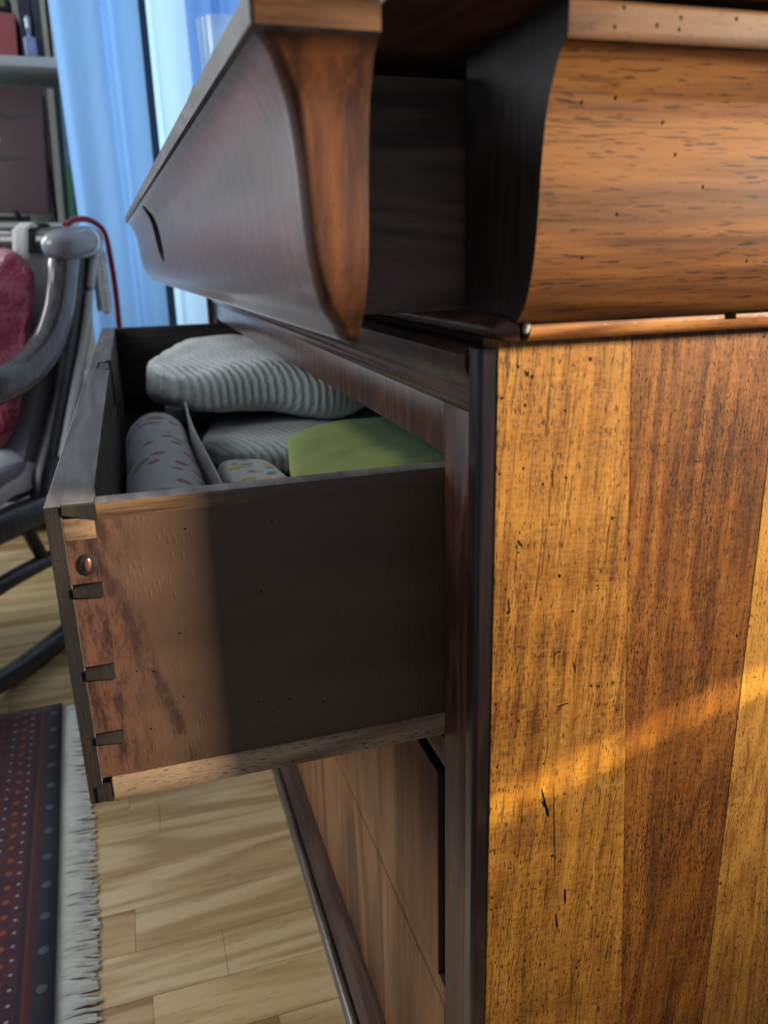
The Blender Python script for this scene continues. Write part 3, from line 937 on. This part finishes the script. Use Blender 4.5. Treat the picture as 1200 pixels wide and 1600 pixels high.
chair = thing('rocking_chair', 'dark wooden rocking chair with curved arms and grey upholstered back', 'chair')
M_dark = wood('ebonised_wood', (.010, .008, .010), (.022, .018, .022), (.045, .035, .036), 'Z', grain=60, pores=.2, rough=.34, coat=.3, coat_rough=.2, bs=.08)
M_knob = wood('ebonised_polish', (.035, .030, .032), (.065, .055, .056), (.10, .085, .085), 'Z', grain=60, pores=.2, rough=.22, coat=1.0, coat_rough=.12, bs=.05)
M_uph = cloth('grey_upholstery', (.30, .30, .32), (.24, .24, .27), 400)
M_olive = cloth('olive_upholstery', (.26, .23, .13), (.20, .18, .11), 400)
M_pipe = cloth('white_piping', (.88, .92, .90), (.82, .86, .86), 500)
CW = .50
for off in (0.0, -CW):
    # back post, wide flat band
    tube('back_post', [ch(-.235, .805, off), ch(-.209, .727, off), ch(-.168, .637, off), ch(-.118, .549, off), ch(-.073, .476, off), ch(-.026, .405, off), ch(.012, .350, off), ch(.035, .30, off)],
         .035, M_dark, chair, 12, 28, (1.0, .45, .6), up=N0)
    # arm: an S sweeping from the top of the back forward to the armrest
    tube('arm', [ch(-.165, .815, off + .012), ch(-.138, .768, off + .015), ch(-.116, .718, off + .015), ch(-.085, .669, off + .015), ch(-.036, .621, off + .015), ch(.030, .588, off + .015), ch(.10, .572, off + .015), ch(.22, .565, off + .015), ch(.33, .575, off + .015), ch(.385, .555, off + .015), ch(.38, .51, off + .015), ch(.335, .48, off + .015), ch(.32, .42, off + .015), ch(.35, .33, off + .015)],
         [.037, .030], M_knob if off == 0 else M_dark, chair, 14, 60, (1.0, .62, .75), up=N0)
    # rocker
    tube('rocker', [ch(-.45, .175, off), ch(-.30, .085, off), ch(-.12, .032, off), ch(.06, .0215, off), ch(.25, .030, off), ch(.42, .075, off), ch(.52, .12, off)], .021, M_dark, chair, 10, 40, (1.0, .75, .7), up=N0)
    for (sa, sb) in ((-.02, .0), (.36, .37)):
        tube('leg', [ch(sa, .315, off), ch(sa + .012, .20, off), ch(sb + .004, .035, off)], [.024, .017], M_dark, chair, 12, 12)
    tube('side_stretcher', [ch(-.02, .195, off), ch(.18, .205, off), ch(.37, .195, off)], .0165, M_dark, chair, 10, 10)
    tube('brace', [ch(.095, .285, off), ch(.055, .20, off)], .014, M_dark, chair, 8)
    tube('seat_rail', [ch(-.06, .300, off), ch(.16, .312, off), ch(.40, .318, off)], .030, M_dark, chair, 12, 10, (1.0, .75, .6), up=N0)
tube('front_rail', [ch(.40, .316, 0), ch(.40, .316, -CW)], .026, M_dark, chair, 10)
# rolled crest with rounded ends
tube('crest_rail', [ch(-.212, .820, .030), ch(-.214, .8225, .015), ch(-.216, .823, -.05), ch(-.222, .826, -.25), ch(-.216, .823, -.45), ch(-.212, .820, -CW - .03)], .030, M_knob, chair, 18, 24, (1.75, 1.0, .8), up=(0, 0, 1))
soft('crest_knob', (.172, .075, .066), 2.6, plain('window_sheen_wood', (.30, .31, .34), .25, 1.0), ch(-.172, .818, .022), (0, .10, math.atan2(F0.y, F0.x)), chair, 16, label='knob ending the crest rail, pale with painted window sheen')  # window reflection painted in as a pale base colour
# back upholstery, its piping and the seat
bm = bmesh.new()
rings = []
backp = [(-.255, .80), (-.232, .727), (-.190, .637), (-.140, .549), (-.093, .476), (-.046, .405), (.0, .33)]
for (s_, z) in [(v.x, v.y) for v in smooth_curve([(a, b, 0) for a, b in backp], 18)]:
    rings.append([ch(s_ - .028, z, -.030), ch(s_ + .072, z, -.030), ch(s_ + .082, z, -.08), ch(s_ + .085, z, -CW / 2), ch(s_ + .082, z, -CW + .08), ch(s_ + .072, z, -CW + .03), ch(s_ - .028, z, -CW + .03), ch(s_ - .05, z, -CW / 2)])
loft(bm, rings)
bm_link('back_upholstery', bm, M_uph, chair, 50)
tube('back_cover', [ch(-.276, .79, -.03), ch(-.262, .70, -.03), ch(-.215, .60, -.03), ch(-.150, .50, -.03), ch(-.088, .42, -.03)], .030, M_olive, chair, 12, 20, (1.0, .8), up=N0)
tube('piping', [ch(-.243, .785, .023), ch(-.218, .727, .023), ch(-.164, .622, .023), ch(-.108, .535, .023), ch(-.054, .450, .023), ch(-.022, .40, .023)], .0085, M_pipe, chair, 8, 30)
soft('seat_upholstery', (.46, .47, .085), 5, M_uph, ch(.185, .375, -CW / 2), (0, 0, math.atan2(F0.y, F0.x)), chair, 16)

M_satin = NT('crimson_satin')
v = M_satin.coord()
nn = M_satin.noise(v, 60, 3, .6)
M_satin = M_satin.bsdf(M_satin.mix(nn, (.20, .010, .040), (.32, .035, .085)), .38, bump=M_satin.noise(v, 38, 3, .6, .8), bs=.8, bd=.012, **{'Sheen Weight': .4})


def pillow_fn(d):
    e = 1 - max(abs(d.x) / .21, abs(d.y) / .21) ** 2
    n = mn.noise(Vector((d.x * 14, d.y * 14, d.z * 8))) * .012 + mn.noise(Vector((d.x * 34, d.y * 34, d.z * 8))) * .005
    return Vector((d.x + n, d.y + n * .6, d.z * (.25 + .75 * max(e, 0)) + n))


tag(soft('satin_cushion', (.43, .43, .15), 5, M_satin, ch(.055, .600, -.235), (0, 0, 0), None, 30, pillow_fn), 'crimson satin cushion leaning in the dark rocking chair', 'cushion')
cu = COL.objects['satin_cushion']
# stand it up: local z -> chair's facing direction, tilted back
Zc = (F0 + Vector((0, 0, .50))).normalized()
Xc = N0
Yc = Zc.cross(Xc).normalized()
cp = ch(-.030, .616, -.240)
R_ = Matrix((Xc, Yc, Zc)).transposed().to_4x4()
R_.translation = cp
cu.data.transform(Matrix.Translation(-ch(.055, .600, -.235)))
cu.data.transform(R_)

# white cloth lying on the seat
bm = bmesh.new()
gv = []
for i in range(17):
    rowv = []
    for j in range(17):
        s_ = -.03 + .40 * i / 16
        o_ = -.005 - .30 * j / 16
        z = .4225 + .02 * mn.noise(Vector((i * .35, j * .35, 2))) + .012
        if j < 4:
            z -= (4 - j) ** 2 * .0050
        rowv.append(bm.verts.new(ch(s_, z, o_)))
    gv.append(rowv)
for i in range(16):
    for j in range(16):
        bm.faces.new((gv[i][j], gv[i + 1][j], gv[i + 1][j + 1], gv[i][j + 1]))
wc = bm_link('white_cloth', bm, cloth('white_linen', (.90, .94, .96), (.84, .90, .93), 500), None, 180)
md = wc.modifiers.new('s', 'SOLIDIFY'); md.thickness = .012
tag(wc, 'white folded cloth on the seat of the rocking chair below the cushion', 'cloth')
# red cord over the crest, two strands
bm = bmesh.new()
for d_ in (0, .009):
    add_tube(bm, [ch(-.135 + d_, .852, .038), ch(-.175, .862 + d_ * .3, .036), ch(-.235, .862 + d_ * .3, .034), ch(-.283 - d_ * .4, .842, .034), ch(-.303 - d_ * .5, .79, .030), ch(-.312 - d_ * .5, .71, .028), ch(-.311 - d_ * .5, .60, .026), ch(-.312 - d_ * .5, .50, .026)], .0048, 8, 40)
tag(bm_link('red_cord', bm, cloth('red_cord_twist', (.36, .012, .030), (.25, .01, .02), 300), None, 60), 'doubled red cord draped over the top corner of the rocking chair', 'cord')
# crocheted white edging hanging behind the post, and a lace strip over the crest
bm = bmesh.new()
for k in range(13):
    z = .795 - k * .0095
    add_tube(bm, [ch(-.283 - .004 * math.sin(k * 1.3), z + .008, .014), ch(-.298, z, .016), ch(-.283, z - .008, .014)], .0085, 6, 6)
    add_tube(bm, [ch(-.272, z + .006, .012), ch(-.272, z - .006, .012)], .011, 6)
tag(bm_link('crochet_edging', bm, cloth('white_crochet', (.93, .95, .94), (.86, .90, .90), 260, bs=.8), None, 60), 'white crochet edging hanging beside the red cord on the chair back', 'lace')
bm = bmesh.new()
prof = [(-.150, .735), (-.149, .80), (-.160, .843), (-.19, .8575), (-.235, .8575), (-.262, .84)]
rings = []
for (s_, z) in prof:
    rings.append([ch(s_ + .004, z + .004, -.100 + .012 * i_) for i_ in range(4)])
vs_ = [[bm.verts.new(p) for p in r] for r in rings]
for a, b in zip(vs_[:-1], vs_[1:]):
    for i in range(3):
        bm.faces.new((a[i], a[i + 1], b[i + 1], b[i]))
la = bm_link('lace_strip', bm, cloth('lace_beige', (.52, .53, .48), (.38, .40, .36), 160, bs=.9), None, 60)
md = la.modifiers.new('s', 'SOLIDIFY'); md.thickness = .0015
tag(la, 'grey lace strip laid over the crest rail of the rocking chair', 'lace')

# ================================================================ curtains
def curtain_mat(name, col, tr):
    t = NT(name)
    v = t.coord()
    n1 = t.noise(t.mapping(v, (1, 1, .08)), 60, 3)
    c = t.mix(t.math('MULTIPLY', n1, .5), col, tuple(x * .85 for x in col))
    d = t.n('BsdfDiffuse', {0: c}).outputs[0]
    r = t.n('BsdfTranslucent', {0: c}).outputs[0]
    mx = t.n('MixShader', {0: tr, 1: d, 2: r})
    t.t.links.new(mx.outputs[0], t.out.inputs[0])
    return t.m


def curtain(name, x0, x1, y, z0, z1, waves, amp, mat, label, group, seed, lean=0.0, hem=0.0):
    bm = bmesh.new()
    nx, nz = 90, 16
    gv = []
    for j in range(nz + 1):
        z = z0 + (z1 - z0) * j / nz
        rowv = []
        for i in range(nx + 1):
            u = i / nx
            ph = u * waves * 2 * math.pi + seed
            a = amp * (.75 + .35 * math.sin(u * 9 + seed)) * (1 - .35 * (z - z0) / (z1 - z0) * .6)
            yy = y + a * math.sin(ph) + .4 * a * math.sin(ph * 2.3 + 1) + .006 * mn.noise(Vector((u * 6, z * 2, seed)))
            xx = x0 + (x1 - x0) * u + .010 * math.sin(ph * 1.0 + z * .6) + lean * (z - z0)
            rowv.append(bm.verts.new((xx, yy, z)))
        gv.append(rowv)
    for j in range(nz):
        for i in range(nx):
            bm.faces.new((gv[j][i], gv[j][i + 1], gv[j + 1][i + 1], gv[j + 1][i]))
    o = bm_link(name, bm, mat, None, 180)
    tag(o, label, 'curtain', group)
    return o


M_cur1 = curtain_mat('curtain_blue', (.36, .60, .90), .55)
M_cur2 = curtain_mat('curtain_sheer', (.74, .91, .98), .8)
M_cur3 = curtain_mat('curtain_blue_shaded', (.20, .36, .66), .35)  # darker copy of the blue; this curtain's shade is in its colour
curtain('curtain', -.262, -.066, 1.93, .015, 2.45, 1.6, .020, M_cur1, 'light blue curtain hanging beside the white bookshelf', 'window curtains', 2.4)
curtain('curtain', -.045, .062, 2.035, .015, 2.45, 1.2, .014, M_cur2, 'bright pale sheer curtain between the dark slit and the glass', 'window curtains', .8)
curtain('curtain', .075, .255, 2.20, .015, 2.45, 1.8, .022, M_cur3, 'blue curtain behind the drinking glass, coloured darker for shade', 'window curtains', 3.0)

# ================================================================ bookshelf with books
shelf = thing('bookshelf', 'white open bookshelf at the edge of the light blue curtain', 'bookshelf')
M_shelf = plain('shelf_paint', (.60, .62, .58), .5)
SX0, SX1, SY0, SY1 = -1.10, -.225, 2.14, 2.40
box('side_board', SX1 - .020, SX1, SY0 + .01, SY1, 0, 2.0, M_shelf, shelf)
box('side_board', SX0, SX0 + .020, SY0 + .01, SY1, 0, 2.0, M_shelf, shelf)
box('back_board', SX0 + .02, SX1 - .02, SY1 - .012, SY1, .02, 2.0, M_shelf, shelf)
for z in (.03, .45, .862, 1.268, 1.66, 1.98):
    box('shelf_board', SX0 + .0205, SX1 - .0205, SY0, SY1 - .0125, z, z + .024 if z != .862 else .886, M_shelf, shelf, .0015)


def paint(name, col):
    return cloth(name, col, tuple(c * .8 for c in col), 300, rough=.6, bs=.15, sheen=0)


M_pages = plain('book_pages', (.62, .58, .48), .9, bump_scale=300, bs=.4)


def book(xc, wdt, hgt, z, col, label, group, lean=0.0, depth=.16, y0=None, band=None):
    """upright book, spine towards the room; lean tilts it sideways about its foot"""
    y0 = (SY0 + .02) if y0 is None else y0
    o = thing('book', label, 'book', (xc, y0, z + abs(math.sin(lean)) * wdt / 2 + .0004), 0, group)
    o.rotation_euler = (0, lean, 0)
    m = paint('book_cloth', col)
    bm = bmesh.new()
    h = wdt / 2
    add_box(bm, -h, h, 0, .003, 0, hgt, .0008, 1)
    add_box(bm, -h, -h + .0025, .003, depth, 0, hgt)
    add_box(bm, h - .0025, h, .003, depth, 0, hgt)
    bm_link('cover', bm, m, o, 20)
    box('pages', -h + .0026, h - .0026, .0032, depth - .004, .003, hgt - .004, M_pages, o, 0)
    if band:
        box('spine_label', -h + .002, h - .002, -.0006, .0002, hgt * band[0], hgt * band[1], paint('label_gilt', band[2]), o, 0)
    return o


ZS = 1.2925
book(-.386, .044, .100, ZS, (.40, .095, .095), 'small red book on the upper shelf leaning beside the dark books', 'books on the upper shelf', .07)
book(-.448, .040, .135, ZS, (.40, .41, .42), 'pale grey book on the upper shelf to the far side of the red one', 'books on the upper shelf', .12)
book(-.336, .030, .25, ZS, (.035, .032, .045), 'tall black book on the upper shelf directly behind the tiny bottle', 'books on the upper shelf', .03)
book(-.309, .018, .25, ZS, (.05, .045, .06), 'narrow black book between the tall black one and the cream books', 'books on the upper shelf', .03)
book(-.2915, .013, .27, ZS, (.42, .38, .30), 'tan cream book at the end of the upper shelf row', 'books on the upper shelf', .03)
book(-.2710, .012, .28, ZS, (.52, .49, .40), 'pale cream book touching the end board of the upper shelf', 'books on the upper shelf', .03)
bx = thing('ornamental_box', 'small black and gold box lying on top of the red book', 'box', (-.400, SY0 + .022, ZS + .1075), 0)
box('box_body', -.042, .030, 0, .10, 0, .040, paint('box_black', (.02, .022, .02)), bx, .002)
box('box_band', -.034, .022, -.0012, .0005, .008, .030, plain('gilt', (.30, .28, .12), .4, Metallic=.5), bx, .0005)
# tiny bottle in front of the black books
bt = thing('small_bottle', 'tiny square glass bottle with slim stopper before the black books', 'bottle', (-.329, SY0 + .008, ZS))
tb = NT('bottle_glass')
tb.bsdf((.22, .30, .46), .08, 1.0, .05)
box('bottle_body', -.015, .015, -.004, .010, 0, .046, tb.m, bt, .004, 3)
lathe('bottle_neck', [(.005, .046), (.0045, .056), (.006, .058), (.006, .060)], (0, .003, 0), tb.m, bt, 14)
lathe('stopper', [(.003, .060), (.0075, .066), (.006, .078), (.008, .084), (.004, .094), (.002, .096)], (0, .003, 0), plain('stopper_silver', (.55, .6, .66), .25, Metallic=.6), bt, 14)
box('bottle_label', -.011, .011, -.0048, -.0038, .010, .034, paint('bottle_label', (.26, .34, .55)), bt, 0)

ZL = .8865
book(-.338, .010, .17, ZL, (.36, .37, .42), 'short grey book on the lower shelf behind the brown album', 'books on the lower shelf', .0, .12, SY0 + .085)
book(-.3130, .017, .335, ZL, (.30, .29, .22), 'tall khaki book on the lower shelf leaning by the green one', 'books on the lower shelf', .05)
book(-.2985, .010, .340, ZL, (.012, .013, .016), 'thin black book on the lower shelf between khaki and green spines', 'books on the lower shelf', .05)
book(-.2840, .016, .335, ZL, (.035, .17, .075), 'green book on the lower shelf next to the curtain', 'books on the lower shelf', .05, band=(.45, .92, (.12, .17, .28)))
# brown album standing on a small black stand
alb = thing('picture_album', 'large brown album with dark ornaments standing on the lower shelf', 'album', (-.432, SY0 + .030, ZL + .022))
alb.rotation_euler = (math.radians(-7), math.radians(3.5), math.radians(-10))
M_alb = paint('album_leather', (.105, .062, .058))
box('cover', -.15, .088, 0, .006, .004, .325, M_alb, alb, .002)
box('pages', -.128, .084, .0062, .022, .018, .311, M_pages, alb, 0)
box('back_cover', -.13, .088, .0222, .028, .014, .315, M_alb, alb, .002)


def leaf(name, x0, x1, z, hgt, parent, mat):
    bm = bmesh.new()
    pts = []
    n = 18
    for i in range(n + 1):
        u = i / n
        pts.append((x0 + (x1 - x0) * u, z + hgt * (math.sin(math.pi * u) ** .6) * (.6 + .4 * math.sin(u * 7)) + .01 * u))
    low = [(x0 + (x1 - x0) * i / n, z - hgt * .35 * math.sin(math.pi * i / n) + .01 * i / n) for i in range(n, -1, -1)]
    loft(bm, [[(p[0], yy, p[1]) for p in pts + low[1:-1]] for yy in (-.0012, .0003)])
    return bm_link(name, bm, mat, parent, 0)


M_orn = paint('album_tooling', (.050, .040, .040))
leaf('ornament', -.075, .055, .247, .020, alb, M_orn)
leaf('ornament', -.075, .045, .140, .014, alb, M_orn)
soft('ornament', (.020, .004, .022), 2, paint('album_rosette', (.50, .42, .52)), (-.036, -.0005, .190), (0, 0, 0), alb, 6, label='small lilac rosette')
bm = bmesh.new()
add_tube(bm, [(-.10, -.02, .004), (-.10, .03, .008), (-.10, .05, .05)], .006, 8, 8)
add_tube(bm, [(.0, -.02, .004), (.0, .03, .008), (.0, .05, .05)], .006, 8, 8)
add_tube(bm, [(-.10, -.02, .004), (-.10, -.022, .026)], .006, 8)
add_tube(bm, [(.0, -.02, .004), (.0, -.022, .026)], .006, 8)
add_box(bm, -.12, .03, -.012, .03, .0, .012)
es = bm_link('album_stand', bm, plain('black_iron', (.012, .012, .013), .4), None, 40)
es.location = (-.425, SY0 + .025, ZL + .0065)
tag(es, 'small black stand under the brown album on the lower shelf', 'stand')

# ================================================================ plant stand with a drinking glass
ps = thing('tall_stand', 'slim brown wooden stand in front of the window behind the chest', 'stand', (.175, 1.93, 0))
M_std = wood('stand_wood', (.10, .05, .025), (.17, .09, .05), (.24, .14, .08), 'Z', grain=90, pores=.3, rough=.45)
box('stand_top', -.128, .13, -.075, .065, 1.165, 1.185, M_std, ps, .003)
for sx_ in (-.115, .115):
    for sy_ in (-.06, .05):
        box('leg', sx_ - .008, sx_ + .008, sy_ - .008, sy_ + .008, 0, 1.165, M_std, ps, .002)
gl = NT('clear_glass')
g0 = gl.n('BsdfTransparent', {0: (.93, .97, 1, 1)}).outputs[0]
g1 = gl.n('MixShader', {0: .14, 1: g0, 2: gl.n('BsdfGlossy', {'Roughness': .05}).outputs[0]}).outputs[0]
g2 = gl.n('MixShader', {0: .30, 1: g1, 2: gl.n('BsdfTranslucent', {0: (.85, .93, 1, 1)}).outputs[0]})
gl.t.links.new(g2.outputs[0], gl.out.inputs[0])
R0 = .055
gprof = [(.001, .0), (R0 * .86, 0), (R0 * .88, .004), (R0, .153), (R0 + .0004, .1545), (R0 - .0022, .155), (R0 - .003, .153), (R0 * .86 - .003, .012), (.001, .010)]
gg = lathe('drinking_glass', gprof, (.128, 1.905, 1.1855), gl.m, None, 36)
tag(gg, 'clear drinking glass on the slim stand before the blue curtain', 'glass')

bpy.context.view_layer.update()
